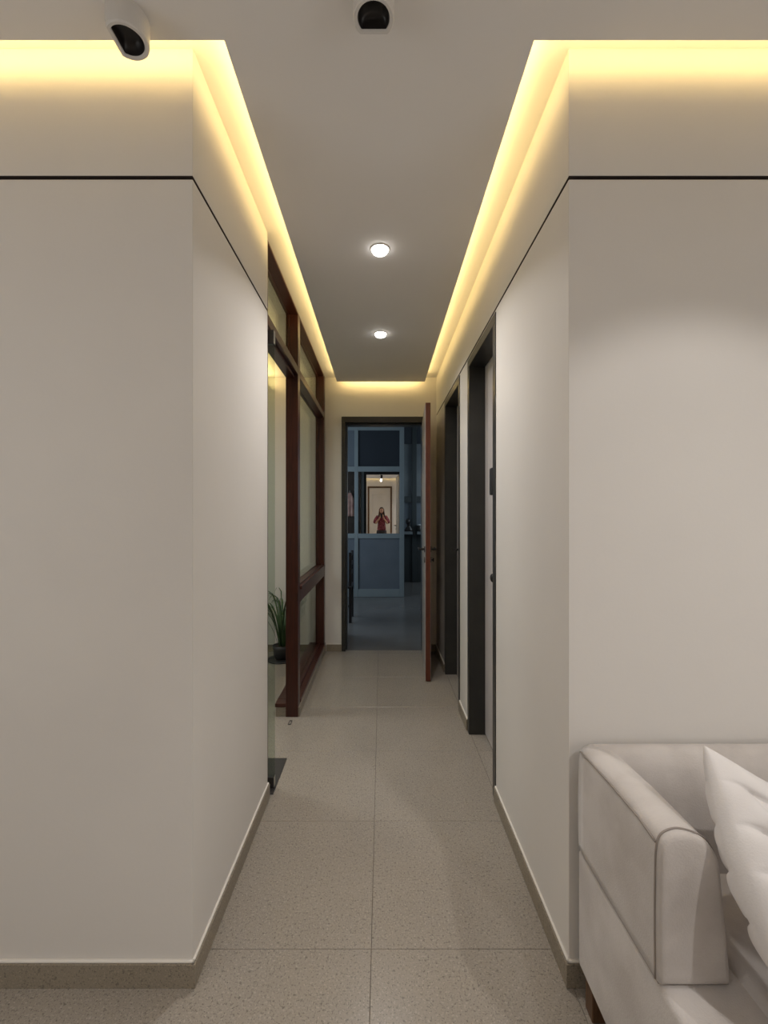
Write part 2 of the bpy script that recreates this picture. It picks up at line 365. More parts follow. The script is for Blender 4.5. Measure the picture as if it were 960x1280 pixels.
box('lock_pad', .585, .655, 2.375, 2.435, 1.50, 1.645, M['dark'], l1, .006, 3)
bm = bmesh.new()
bmesh.ops.create_cone(bm, cap_ends=True, segments=24, radius1=.024, radius2=.024, depth=.01, matrix=Matrix.Translation((.650,2.40,1.055)) @ Matrix.Rotation(PI/2,4,'Y'))
tube_in(bm, [(.65,2.40,1.055),(.600,2.40,1.055)], .010, 12); ball_in(bm, (.597,2.40,1.055), (.016,.024,.024))
finish('knob', bm, M['black'], l1, smooth=True)
lever(l2, .655, 3.76, 1.098, -1, -1)

# end doorway: frame and the leaf swung into the corridor
d3 = sroot('door_3', (0.02, YE, 0), 'end doorway with a charcoal frame and its door standing open to the right')
ff = .040
boxes('door_jamb', [(EX0,EX0+ff,YE-.012,4.71,0,EZ-.06)], M['charcoal'], d3, .003)
boxes('door_jamb', [(EX1-ff,EX1,YE-.012,4.71,0,EZ-.06)], M['charcoal'], d3, .003)
boxes('door_head', [(EX0,EX1,YE-.012,4.71,EZ-.06,EZ)], M['charcoal'], d3, .003)
boxes('door_stop', [(EX0+ff,EX0+ff+.012,4.60,4.71,0,EZ-.075),(EX0+ff,EX1-ff,4.60,4.71,EZ-.075,EZ-.06)], M['charcoal'], d3, .002)
boxes('threshold', [(EX0+ff,EX1-ff,4.585,4.70,-.004,.0015)], M['farfloor'], d3, .001)
ang = math.atan2(.045, .80)                   # leaf leans slightly inwards of the right angle
Lf = .803; hinge = Vector((.411, 4.525, 0))
RT = Matrix.Translation(hinge) @ Matrix.Rotation(-ang, 4, 'Z')
# leaf in local coords: x 0..0.04 (thickness), y -Lf..0
core = box('door_leaf', .0, .040, -Lf, 0, .007, 2.322, M['doorwood'], d3, .0015, xf=RT, origin=hinge); core['label'] = 'open door leaf with red-brown wooden edge and pale faces'
bm = bmesh.new(); box_in(bm, -.002, .0005, -Lf+.006, -.004, .012, 2.318); bm.transform(RT); fpanel = finish('face_panel', bm, M['leaf'], core)
bm = bmesh.new(); box_in(bm, .0395, .042, -Lf+.006, -.004, .012, 2.318); bm.transform(RT); finish('face_panel', bm, M['leaf'], core)
for side, xx in ((-1, -.002), (1, .042)):
    p = RT @ Vector((xx, -Lf+.055, 1.100))
    lever(core, p.x, p.y, p.z, side, 1)
for z in (.25, 1.2, 2.1):
    bm = bmesh.new(); tube_in(bm, [(.012,.006,z),(.012,.006,z+.09)], .007, 10); bm.transform(RT); finish('hinge', bm, M['steel'], core, smooth=True)

# entrance door behind the camera, seen in the far mirror
d4 = sroot('door_4', (-.07, RY0, 0), 'closed cream door in a brown wooden frame, reflected in the far mirror')
fx0, fx1, fz = -.523, .388, 2.416
boxes('door_jamb', [(fx0,fx0+.06,RY0-.001,RY0+.03,0,fz)], M['brownwood'], d4, .003)
boxes('door_jamb', [(fx1-.06,fx1,RY0-.001,RY0+.03,0,fz)], M['brownwood'], d4, .003)
boxes('door_head', [(fx0+.06,fx1-.06,RY0-.001,RY0+.03,fz-.06,fz)], M['brownwood'], d4, .003)
dl = box('door_leaf', fx0+.062, fx1-.062, RY0, RY0+.018, .006, fz-.062, M['creamdoor'], d4, .002)
boxes('panel_moulding', [(fx0+.15,fx1-.15,RY0+.018,RY0+.026,2.10,2.13),(fx0+.15,fx0+.18,RY0+.018,RY0+.026,.25,2.10),(fx1-.18,fx1-.15,RY0+.018,RY0+.026,.25,2.10),(fx0+.15,fx1-.15,RY0+.018,RY0+.026,.22,.25)], M['creamdoor'], dl, .003)
bm = bmesh.new(); tube_in(bm, [(.27,RY0+.018,1.05),(.27,RY0+.065,1.05),(.17,RY0+.065,1.05)], .009, 10); finish('handle', bm, M['black'], dl, smooth=True)

# ------------------------------------------------------------------ wooden glazed partition on the left
XF, XB = -.575, -.660                         # front and back of the frame
pt = thing('wooden_partition', (XF, 3.3, 0), 'dark red wooden frame with glass panes along the left side of the corridor', 'partition')
def member(name, y0, y1, z0, z1, x0=XB, x1=XF, m='wood', par=pt, bev=.003): return box(name, x0, x1, y0, y1, z0, z1, M[m], par, bev)
member('post', 2.2075, 2.270, .0, 2.785)
member('post', 3.082, 3.165, .0, 2.785)
member('post', 4.475, 4.5575, .091, 2.785)
member('top_rail', 2.270, 3.082, 2.770, 2.785); member('top_rail', 3.165, 4.475, 2.770, 2.785)
member('transom', 2.270, 3.082, 2.357, 2.412); member('transom', 3.165, 4.475, 2.357, 2.412)
member('transom_bead', 2.270, 3.082, 2.412, 2.422, -.60, -.582); member('transom_bead', 3.165, 4.475, 2.412, 2.422, -.60, -.582)
member('door_head_rail', 2.270, 3.082, 2.335, 2.357, XB, -.60)
member('middle_rail', 3.165, 4.475, .775, .865)
member('rail_ledge', 3.165, 4.475, .865, .888, XB, XF+.012)
member('rail_bead', 3.165, 4.475, .888, .898, -.60, -.585)
member('bottom_sill', 3.165, 4.5575, .065, .091, -.735, XF+.004)
member('bottom_sill', 3.085, 3.165, .065, .091, -.735, XB)
member('glazing_bead', 3.165, 4.475, .091, .106, -.640, -.615)
for y0, y1, z0, z1 in ((2.270,3.082,2.412,2.770),(3.165,4.475,2.412,2.770),(3.165,4.475,.888,2.357),(3.165,4.475,.091,.775)):
    box('glass_pane', -.652, -.644, y0, y1, z0, z1, M['glass'], pt)
for y0, y1, z0, z1 in ((2.270,3.082,2.412,2.770),(3.165,4.475,2.412,2.770),(3.165,4.475,.888,2.357)):
    boxes('glazing_stop', [(-.643,-.632,y0,y0+.010,z0,z1),(-.643,-.632,y1-.010,y1,z0,z1),(-.643,-.636,y0,y1,z1-.006,z1)], M['wood'], pt)
struct(boxes('trim_1', [(-.730,-.566,3.088,YE-.001,0,.065)], M['skirt'], bevel=.002), 'low speckled stone kerb under the wooden partition')
# frameless glass door, pivoted and standing open into the side room
gd = thing('glass_door', (-.617, 2.286, 0), 'frameless greenish glass door standing open inside the near end of the wooden partition', 'door')
box('glass_pane', -.545-.80, -.545, 2.280, 2.290, .012, 2.325, M['doorglass'], gd, .001)
for z0, z1 in ((.010, .062), (2.262, 2.332)):
    fit = box('patch_fitting', -.545-.165, -.547, 2.271, 2.299, z0, z1, M['spring'], gd, .002)
    box('steel_edge', -.5472, -.5455, 2.2715, 2.2985, z0+.002, z1-.002, M['steel'], fit)
bm = bmesh.new(); tube_in(bm, [(-1.27,2.262,.95),(-1.27,2.235,.95),(-1.27,2.235,1.35),(-1.27,2.262,1.35),(-1.27,2.28,1.35)], .01, 10); finish('pull_handle', bm, M['steel'], gd, smooth=True)
sp = thing('floor_spring', (-.605, 2.40, 0), 'dark rectangular floor plate at the foot of the open glass door', 'floor plate')
box('cover_plate', -.672, -.540, 2.232, 2.560, -.002, .004, M['spring'], sp, .001)
bm = bmesh.new(); lathe_in(bm, [(.02,.004),(.02,.010)], (-.617,2.286,0), 16); finish('pivot', bm, M['steel'], sp)
fs = thing('floor_socket', (-.616, 3.0, 0), 'tiny dark bolt socket set in the floor before the middle wooden post', 'socket')
boxes('keeper_plate', [(-.622,-.618,2.975,3.025,-.001,.002),(-.606,-.602,2.975,3.025,-.001,.002),(-.622,-.602,2.970,2.978,-.001,.002),(-.622,-.602,3.022,3.030,-.001,.002)], M['black'], fs)

# ------------------------------------------------------------------ potted plant in the side room
pc = Vector((-.955, 4.30, 0))
pl = thing('potted_plant', pc, 'green plant with long arching leaves in a dark pot beyond the glass', 'plant')
lathe('pot', [(.06,.012),(.075,.03),(.085,.10),(.09,.14),(.082,.14),(.078,.125)], pc, M['dark'], pl)
lathe('saucer', [(.135,.0),(.145,.008),(.13,.012)], pc, M['dark'], pl)
lathe('soil', [(.076,.123),(.077,.127)], pc, M['soil'], pl, smooth=False)
def blade(base, yaw, length, lean, width):
    bm = bmesh.new(); prev = None; n = 9; d = Vector((math.cos(yaw), math.sin(yaw), 0)); s = Vector((-d.y, d.x, 0)); p = Vector(base); th = lean
    for i in range(n+1):
        t = i/n; wdt = width*math.sin(PI*min(1, .12+t*.88))**.8 + .0006
        a = bm.verts.new(p - s*wdt); b = bm.verts.new(p + s*wdt); c = bm.verts.new(p + Vector((0,0,.25*wdt)) * 0 - d*.35*wdt)
        if prev: bm.faces.new((prev[0], prev[2], c, a)); bm.faces.new((prev[2], prev[1], b, c))
        prev = (a, b, c); th += .08 + .50*t*t
        p = p + (d*math.sin(th) + Vector((0,0,math.cos(th))))*length/n
        p.y = min(p.y, YE-.025); p.x = min(p.x, -.75); p.z = max(p.z, .02)
    return finish('leaf', bm, M['plant'], pl, smooth=True)
for i in range(60):
    a = random.uniform(0, 2*PI); r = random.uniform(0, .045)
    blade((pc.x+r*math.cos(a), pc.y+r*math.sin(a), .12), a, random.uniform(.50, .86), random.uniform(.0, .16), random.uniform(.005, .009))

# ------------------------------------------------------------------ far room
struct(box('floor', -2.2, 2.4, 4.70, 9.35, -.06, -.001, M['farfloor']), 'dark grey polished floor of the far room')
struct(boxes('wall_far_left', [(-2.3,-2.2,4.70,7.60,0,3.35)], M['farwall']), 'side wall of the far room')
struct(boxes('wall_far_right', [(2.3,2.4,4.70,9.35,0,3.35)], M['farwall']), 'side wall of the far room behind the open door')
struct(boxes('wall_near_far_room', [(-2.3,EX0,4.701,4.72,0,3.35),(EX1,2.4,4.701,4.72,0,3.35),(EX0,EX1,4.701,4.72,EZ,3.35)], M['farwall']), 'far room side of the end wall')
struct(box('ceiling', -2.3, 2.4, 4.70, 9.35, 3.30, 3.40, M['farwall']), 'ceiling of the far room')
s = 7.54/560
def X(px, k=s): return (px-477)*k
def Z(py, k=s): return CH + (642-py)*k
Yp = 7.54
gp = thing('framed_glass_screen', (X(474), Yp, 0), 'grey-blue framed glazed screen across the far room, mirror pane in its middle', 'screen')
def gm(name, px0, px1, py0, py1, m='alu', y0=Yp-.012, y1=Yp+.05, bev=.004): return box(name, X(px0), X(px1), y0, y1, Z(py1), Z(py0), M[m], gp, bev)
gm('post', 443.2, 447.8, 528, 746); gm('post', 499.6, 505.2, 528, 746)
gm('top_rail', 447.8, 499.6, 528, 538); gm('rail', 447.8, 499.6, 583, 589.5); gm('rail', 447.8, 499.6, 667, 673); gm('bottom_rail', 447.8, 499.6, 736.5, 746)
gm('top_rail', 395, 443.2, 528, 538); gm('rail', 395, 443.2, 583, 589.5); gm('rail', 395, 443.2, 667, 673); gm('bottom_rail', 395, 443.2, 736.5, 746)
gm('post', 388, 395, 528, 746)
gm('mirror_pane', 447.8, 499.6, 589.5, 667, 'mirror', Yp+.012, Yp+.03, 0)
gm('mirror_pane', 395, 443.2, 589.5, 667, 'mirror', Yp+.012, Yp+.03, 0)
gm('upper_pane', 447.8, 499.6, 538, 583, 'darkglass', Yp+.012, Yp+.03, 0); gm('upper_pane', 395, 443.2, 538, 583, 'alupanel', Yp+.012, Yp+.03, 0)
gm('lower_panel', 447.8, 499.6, 673, 736.5, 'alupanel', Yp+.010, Yp+.03, 0); gm('lower_panel', 395, 443.2, 673, 736.5, 'alupanel', Yp+.010, Yp+.03, 0)
struct(boxes('wall_beside_screen', [(-2.2,X(388),Yp,Yp+.06,0,3.30),(X(388),X(505.2),Yp,Yp+.06,Z(528),3.30),(X(499.6)+.02,X(505.2),Yp+.05,9.2,0,3.30)], M['farwall']), 'wall around the grey-blue screen')
# back window wall to the right, one step deeper
k2 = 9.2/560; Yw = 9.2
wn = sroot('window_1', (X(518,k2), Yw, 0), 'tall dark-framed window bay to the right of the screen')
def wm_(name, px0, px1, py0, py1, m, y0=Yw-.05, y1=Yw+.04, bev=.004): return box(name, X(px0,k2), X(px1,k2), y0, y1, Z(py1,k2), Z(py0,k2), M[m], wn, bev)
wm_('mullion', 514.8, 520.5, 515, 727, 'darkframe', Yw-.07)
wm_('head_panel', 500, 514.8, 515, 555, 'darkglass'); wm_('head_panel', 520.5, 545, 515, 555, 'darkglass')
wm_('frame_rail', 500, 514.8, 620.5, 628, 'darkframe', Yw-.06); wm_('frame_rail', 520.5, 545, 620.5, 628, 'darkframe', Yw-.06)
wm_('pane', 500, 514.8, 555, 620.5, 'paleglass', Yw, Yw+.01, 0); wm_('pane', 520.5, 545, 555, 620.5, 'paleglass', Yw, Yw+.01, 0)
wm_('pane', 500, 514.8, 628, 664, 'alupanel', Yw, Yw+.01, 0); wm_('pane', 520.5, 545, 628, 664, 'alupanel', Yw, Yw+.01, 0)
wm_('window_sill', 500, 514.8, 664, 667.5, 'paleglass', Yw-.20); wm_('window_sill', 520.5, 545, 664, 667.5, 'paleglass', Yw-.20); 
wm_('lower_panel', 500, 514.8, 667.5, 727.2, 'darkframe', Yw-.03); wm_('lower_panel', 520.5, 545, 667.5, 727.2, 'darkframe', Yw-.03)
struct(boxes('wall_far_end', [(X(545,k2),2.3,Yw,Yw+.1,0,3.30),(.3,2.3,Yw+.04,Yw+.1,0,3.30)], M['farwall']), 'end wall of the far room')
sill = Z(664, k2)
# things on the sill
y_s = Yw-.12; ks = y_s/560
hd = thing('display_bust', (X(510.5,ks), y_s, sill), 'small black head-and-shoulders shape on the window sill beyond the doorway', 'ornament')
bm = bmesh.new(); lathe_in(bm, [(.08,0),(.085,.02),(.07,.06),(.035,.10),(.028,.14)], (X(510.8,ks), y_s, sill+.001), 20, 1, .55); finish('shoulders', bm, M['black'], hd, smooth=True)
bm = bmesh.new(); ball_in(bm, (X(510,ks), y_s, sill+.20), (.048,.055,.062)); tube_in(bm, [(X(510.6,ks),y_s,sill+.12),(X(510.4,ks),y_s,sill+.17)], .024, 12); finish('head', bm, M['black'], hd, smooth=True)
cn = thing('storage_tin', (X(524,ks), y_s, sill), 'small black tin with a pale lid on the window sill right of the mullion', 'tin')
lathe('body', [(.05,0),(.052,.01),(.052,.115),(.045,.12)], (X(524,ks), y_s, sill+.001), M['black'], cn)
lathe('lid', [(.047,.121),(.047,.135),(.03,.145)], (X(524,ks), y_s, sill+.001), M['farwall'], cn)
# wardrobe added to darken the mirror's left part, garment added for its pink patch
wd = thing('wardrobe', (-1.2, 4.95, 0), 'dark brown wardrobe beside the doorway, reflected in the far mirror', 'wardrobe')
box('body', -1.95, -.47, 4.725, 5.20, .0, 2.45, M['darkwood'], wd, .004)
for i_ in range(3):
    d_ = box('door', -1.945+i_*.492, -1.945+i_*.492+.486, 5.20, 5.218, .06, 2.42, M['darkwood'], wd, .003)
    box('handle', -1.945+i_*.492+.43, -1.945+i_*.492+.445, 5.218, 5.24, 1.0, 1.25, M['steel'], d_, .002)
gt = thing('hanging_garment', (-.70, 5.26, 1.86), 'pink garment hung on the wardrobe, reflected in the left mirror pane', 'garment')
bm = bmesh.new(); gr = []
for i_ in range(9):
    t_ = i_/8; row_ = []
    for k_ in range(13):
        u_ = k_/12; wd_ = .03+.05*min(1, t_*4)+.02*t_
        row_.append(bm.verts.new((-.70+(u_*2-1)*wd_, 5.262+.010*math.sin(u_*17+t_)*t_, 1.86-.52*t_)))
    gr.append(row_)
for a_, b_ in zip(gr, gr[1:]):
    for k_ in range(12): bm.faces.new((a_[k_], a_[k_+1], b_[k_+1], b_[k_]))
go_ = finish('cloth', bm, M['curtain'], gt, smooth=True); sm_ = go_.modifiers.new('thick', 'SOLIDIFY'); sm_.thickness = .006
tube('hook', [(-.70,5.262,1.86),(-.70,5.262,1.90),(-.70,5.235,1.91),(-.70,5.219,1.905)], .003, M['steel'], gt, 6)
# black chair whose back shows past the left jamb of the end doorway
cx, cy = -.462, 5.93
ch = thing('dining_chair', (cx, cy, 0), 'black slatted-back chair just inside the far room, half hidden by the door jamb', 'chair')
box('seat', cx-.21, cx+.08, cy-.21, cy+.20, .44, .47, M['dark'], ch, .008)
for ax, ay, top in ((cx-.19,cy-.18,.44),(cx+.06,cy-.18,.90),(cx-.19,cy+.18,.44),(cx+.06,cy+.18,.90)):
    box('leg', ax-.018, ax+.018, ay-.018, ay+.018, 0, top, M['dark'], ch, .003)
for z in (.60, .72, .84):
    box('back_slat', cx+.05, cx+.07, cy-.17, cy+.17, z, z+.05, M['dark'], ch, .003)
box('stretcher', cx-.18, cx+.05, cy-.19, cy-.175, .2, .225, M['dark'], ch, .002)

# ------------------------------------------------------------------ ceiling lamps
def dlamp(x, y, label, i):
    t = thing('recessed_downlight', (x, y, ZP), label, 'downlight', 'lit round downlights in the corridor ceiling')
    bm = bmesh.new(); n = 32
    prof = [(.047,0),(.048,-.003),(.045,-.005),(.042,-.004),(.041,-.002)]
    rings = [[bm.verts.new((x+r*math.cos(2*PI*k/n), y+r*math.sin(2*PI*k/n), ZP+z)) for k in range(n)] for r, z in prof]
    for A, B in zip(rings, rings[1:]):
        for k in range(n): bm.faces.new((A[k], A[(k+1)%n], B[(k+1)%n], B[k]))
    finish('trim_ring', bm, M['white'], t, smooth=True)
    lathe('diffuser', [(.041,-.0005),(.041,-.010),(.034,-.020),(.020,-.026),(.008,-.028)], (x, y, ZP), M['lit'], t)
dlamp(-.008, 2.21, 'nearer lit round downlight in the corridor ceiling', 0)
dlamp(-.008, 3.25, 'farther lit round downlight in the corridor ceiling', 1)
def cyl_lamp(x, y, rot, label, lit=False, bot=2.640-.0):
    t = thing('ceiling_spotlight', (x, y, ZP), label, 'spotlight', 'white cylindrical surface spotlights')
    R = .052; n = 48; cut = .034
    def ring(bm, r, z, c=cut):
        out = []
        for k in range(n):
            a = 2*PI*k/n; px, py = r*math.cos(a), r*math.sin(a)
            if py > c: py = c
            q = Matrix.Rotation(rot, 2) @ Vector((px, py)); out.append(bm.verts.new((x+q.x, y+q.y, z)))
        return out
    bm = bmesh.new()
    rings = [ring(bm, R, ZP-.0005, R*2), ring(bm, R, ZP-.028, R*2), ring(bm, R, bot+.004), ring(bm, R-.003, bot), ring(bm, .0425, bot, cut-.007), ring(bm, .040, bot+.004, cut-.009)]
    for A, B in zip(rings, rings[1:]):
        for k in range(n): bm.faces.new((A[k], A[(k+1)%n], B[(k+1)%n], B[k]))
    bm.faces.new(rings[0])
    finish('housing', bm, M['white'], t, smooth=False, bevel=0)
    bm = bmesh.new(); rr = [ring(bm, .0405, bot+.0035, cut-.0088), ring(bm, .036, bot+.028, cut-.010), ring(bm, .012, bot+.034, cut-.02)]
    for A, B in zip(rr, rr[1:]):
        for k in range(n): bm.faces.new((A[k], A[(k+1)%n], B[(k+1)%n], B[k]))
    bm.faces.new(rr[-1])
    finish('reflector', bm, M['reflector'], t, smooth=True)
    if lit:
        bm = bmesh.new(); ball_in(bm, (x, y+.02, bot-.004), (.032,.032,.02)); finish('lamp_face', bm, M['litsmall'], t, smooth=True)
    return t
BOT = CH + 1.24
cyl_lamp(-.668, 1.178, PI/2, 'unlit white cylindrical spotlight by the left wall corner', bot=BOT)
cyl_lamp(-.020, 1.125, 0, 'unlit white cylindrical spotlight at the middle of the corridor mouth', bot=BOT)
cyl_lamp(-.020, -.42, PI, 'lit cylindrical spotlight over the front room, reflected in the far mirror', True, bot=2.60)

# ------------------------------------------------------------------ sofa
SX = .570
so = thing('sofa', (1.4, .85, 0), 'beige suede sofa against the wall at the right of the corridor mouth', 'sofa')
def soft(name, x0,x1,y0,y1,z0,z1, r, m='suede', par=so):
    return box(name, x0,x1,y0,y1,z0,z1, M[m], par, r, 4)
soft('base', SX+.002, 2.42, .34, 1.312, .085, .430, .018)
soft('seat_cushion', .742, 2.25, .335, 1.20, .400, .452, .022)
# backrest, leaning
bm = bmesh.new()
prof = [(1.175,.43),(1.205,.58),(1.235,.69),(1.252,.722),(1.275,.737),(1.300,.735),(1.314,.715),(1.314,.43)]
a = [bm.verts.new((SX+.03,y,z)) for y,z in prof]; b = [bm.verts.new((2.42,y,z)) for y,z in prof]
bm.faces.new(a); bm.faces.new(b[::-1])
for i in range(len(prof)): bm.faces.new((a[i], a[(i+1)%len(prof)], b[(i+1)%len(prof)], b[i]))
finish('backrest', bm, M['suede'], so, bevel=.012, seg=4)
def arm(x_out, sgn):
    # cross-section measured from the outer face: (offset inwards, height)
    top = .742
    pr = [(0,.432),(-.001,.55),(0,.66),(.002,.705),(.008,.728),(.022,.740),(.045,top+.003),(.075,.738),(.098,.726),(.114,.706),(.122,.68),(.130,.60),(.138,.52),(.143,.46),(.143,.432)]
    def dense(p):
        out = []
        for i in range(len(p)-1):
            p0, p1, p2, p3 = p[max(i-1,0)], p[i], p[i+1], p[min(i+2,len(p)-1)]
            for k in range(4):
                t = k/4; out.append(tuple(.5*(2*p1[c]+(p2[c]-p0[c])*t+(2*p0[c]-5*p1[c]+4*p2[c]-p3[c])*t*t+(3*p1[c]-p0[c]-3*p2[c]+p3[c])*t**3) for c in (0,1)))
        return out + [p[-1]]
    pr = dense(pr)
    ys = [(.9150,.30),(.9140,.60),(.9132,.82),(.9138,.92),(.9165,.965),(.9215,.988),(.929,.999),(.934,.999),(.938,1),(1.0,1),(1.1,1),(1.2,1),(1.26,1),(1.300,.985)]
    bm = bmesh.new(); rings = []
    cxx, czz = .07, .58
    for y, sc_ in ys:
        rings.append([bm.verts.new((x_out + sgn*(cxx+(o-cxx)*sc_), y, max(.432, czz+(z-czz)*sc_ - (.010*max(0, (y-1.1)/.2) if z > .6 else 0)) if sc_ > .8 else czz+(z-czz)*sc_)) for o, z in pr])
    m_ = len(pr)
    for A, B in zip(rings, rings[1:]):
        for k in range(m_): bm.faces.new((A[k], A[(k+1)%m_], B[(k+1)%m_], B[k]))
    bm.faces.new(rings[0]); bm.faces.new(rings[-1][::-1])
    o = finish('armrest', bm, M['suede'], so, smooth=True)
    def bez(pts): return [Vector(p) for p in pts]
    fpts = [(x_out+sgn*(cxx+(o_-cxx)*1.012), .932, z+(.001)) for o_, z in pr]
    tube('piping', fpts, .0022, M['piping'], o, 8)
    tube('piping', [(x_out+sgn*.001, .934, .716),(x_out+sgn*.003,1.0,.722),(x_out+sgn*.003,1.12,.722),(x_out+sgn*.003,1.290,.714)], .0022, M['piping'], o, 8)
arm(SX, 1); arm(2.42, -1)
tube('piping', [(SX+.002,.925,.431),(SX+.002,1.1,.431),(SX+.002,1.262,.431)], .002, M['piping'], so, 6)
for lx, ly in ((.60,.40),(.60,1.25),(2.38,.40),(2.38,1.25)):
    box('leg', lx-.022, lx+.022, ly-.022, ly+.022, 0, .088, M['brownwood'], so, .003)
box('plinth_rail', .588, 2.40, .37, 1.28, .060, .086, M['brownwood'], so, .002)

# quilted pillow, leaning in the arm corner
A_ = Vector((.702, .975, .895)); Bc = Vector((.750, .74, .455)); Cc = Vector((1.085, 1.125, .66)); Dc = Cc + (Bc-A_)*.9 + Vector((.02,-.05,.0))
nrm = (Cc-A_).cross(Bc-A_).normalized()
if nrm.y > 0: nrm = -nrm                      # towards the camera
bm = bmesh.new(); NU = 150
def ppos(u, v, sd):
    pin = .045
    uu = u - .10*math.sin(PI*v)*(1-u)**2 - pin*math.sin(PI*v)*u*.7; vv = v + pin*math.sin(PI*u)*(.5-v)*1.4
    p = A_*(1-uu)*(1-vv) + Cc*uu*(1-vv) + Bc*(1-uu)*vv + Dc*uu*vv
    e = (max(0, math.sin(PI*u))*max(0, math.sin(PI*v)))
    th = .098*e**.42
    # staggered quilt seams
    row = v*6.4 + .55*u + .12*math.sin(8*u+2) + .04*math.sin(23*u); pr1 = abs(math.sin(PI*row))
    col = u*3.3 + (.5 if int(math.floor(row)) % 2 else 0) + .05*math.sin(15*v); pc1 = abs(math.sin(PI*col))
    depth = .65 + .35*math.sin(5.5*u + 2.1*round(row))**2
    dim = (.026*depth*(1-pr1**.7) + .010*math.exp(-(pr1/.16)**2) + .010*(1-pc1**.5) + .004*math.exp(-(pc1/.10)**2))*min(1, e*3)
    pucker = .004*math.sin(38*v+4*math.sin(11*u))*math.exp(-u/.12)*min(1, e*6)
    return p + nrm*sd*(th - dim + pucker)
idx = {}
for sd in (1, -1):
    for i in range(NU+1):
        for j in range(NU+1):
            edge = i in (0,NU) or j in (0,NU)
            if edge and (i,j,1) in idx: idx[(i,j,sd)] = idx[(i,j,1)]; continue
            u = .5-.5*math.cos(PI*i/NU); v = .5-.5*math.cos(PI*j/NU)
            idx[(i,j,sd)] = bm.verts.new(ppos(u*.85+.15*i/NU, v*.85+.15*j/NU, sd))
    for i in range(NU):
        for j in range(NU):
            bm.faces.new((idx[(i,j,sd)], idx[(i+1,j,sd)], idx[(i+1,j+1,sd)], idx[(i,j+1,sd)]))
pw = finish('quilted_pillow', bm, M['pillow'], smooth=True, origin=(.95, .95, .50))
tag(pw, 'white quilted pillow leaning on the sofa arm', 'pillow')

# ------------------------------------------------------------------ person holding the phone (seen in the far mirror)
PY = -.34
pr_ = thing('person', (0, PY, 0), 'person with long dark hair and maroon blouse holding a phone, reflected in the far mirror', 'person')
def skin_obj(name, nodes, edges, m, parent, levels=2, rootidx=0):
    me = bpy.data.meshes.new(name); o0 = parent_world(parent)
    me.from_pydata([tuple(Vector(p[:3])-o0) for p in nodes], edges, []); me.materials.append(m)
    o = bpy.data.objects.new(name, me); C.objects.link(o); o.parent = parent
    s_ = o.modifiers.new('skin', 'SKIN'); s_.use_smooth_shade = True
    for i, p in enumerate(nodes):
        r = p[3]; me.skin_vertices[0].data[i].radius = (r, p[4] if len(p) > 4 else r)
    me.skin_vertices[0].data[rootidx].use_root = True
    ss = o.modifiers.new('subdivision', 'SUBSURF'); ss.levels = levels; ss.render_levels = levels
    return o
y = PY
nodes = [(0,y,.90,.135,.10),(0,y,1.04,.105,.085),(0,y+.005,1.18,.125,.09),(0,y,1.29,.10,.07),(0,y+.005,1.36,.047),(0,y+.015,1.42,.045),
         (-.15,y,1.285,.050),(-.205,y+.09,1.06,.040),(-.075,y+.262,1.235,.026),
         (.15,y,1.285,.050),(.205,y+.09,1.06,.040),(.075,y+.262,1.235,.026),
         (-.085,y,.80,.088),(-.085,y+.01,.47,.058),(-.085,y-.02,.085,.038),(-.09,y+.12,.035,.030),
         (.085,y,.80,.088),(.085,y+.01,.47,.058),(.085,y-.02,.085,.038),(.09,y+.12,.035,.030)]
edges = [(0,1),(1,2),(2,3),(3,4),(4,5),(3,6),(6,7),(7,8),(3,9),(9,10),(10,11),(0,12),(12,13),(13,14),(14,15),(0,16),(16,17),(17,18),(18,19)]
skin_obj('body', nodes, edges, M['skin'], pr_)
# blouse with loose sleeves to the elbow, and dark trousers
bn = [(0,y,.80,.175,.15),(0,y,.90,.165,.135),(0,y,1.05,.135,.11),(0,y+.005,1.18,.145,.11),(0,y,1.285,.118,.085),(-.15,y,1.287,.064),(-.215,y+.05,1.15,.075),(-.225,y+.095,1.055,.085),
      (.15,y,1.287,.064),(.215,y+.05,1.15,.075),(.225,y+.095,1.055,.085)]
skin_obj('blouse', bn, [(0,1),(1,2),(2,3),(3,4),(4,5),(5,6),(6,7),(4,8),(8,9),(9,10)], M['blouse'], pr_)
tn = [(0,y,.86,.125,.10),(-.09,y,.78,.105),(-.09,y+.01,.47,.085),(-.09,y-.01,.12,.075),(.09,y,.78,.105),(.09,y+.01,.47,.085),(.09,y-.01,.12,.075)]
skin_obj('trousers', tn, [(0,1),(1,2),(2,3),(0,4),(4,5),(5,6)], M['skirt_cloth'], pr_)
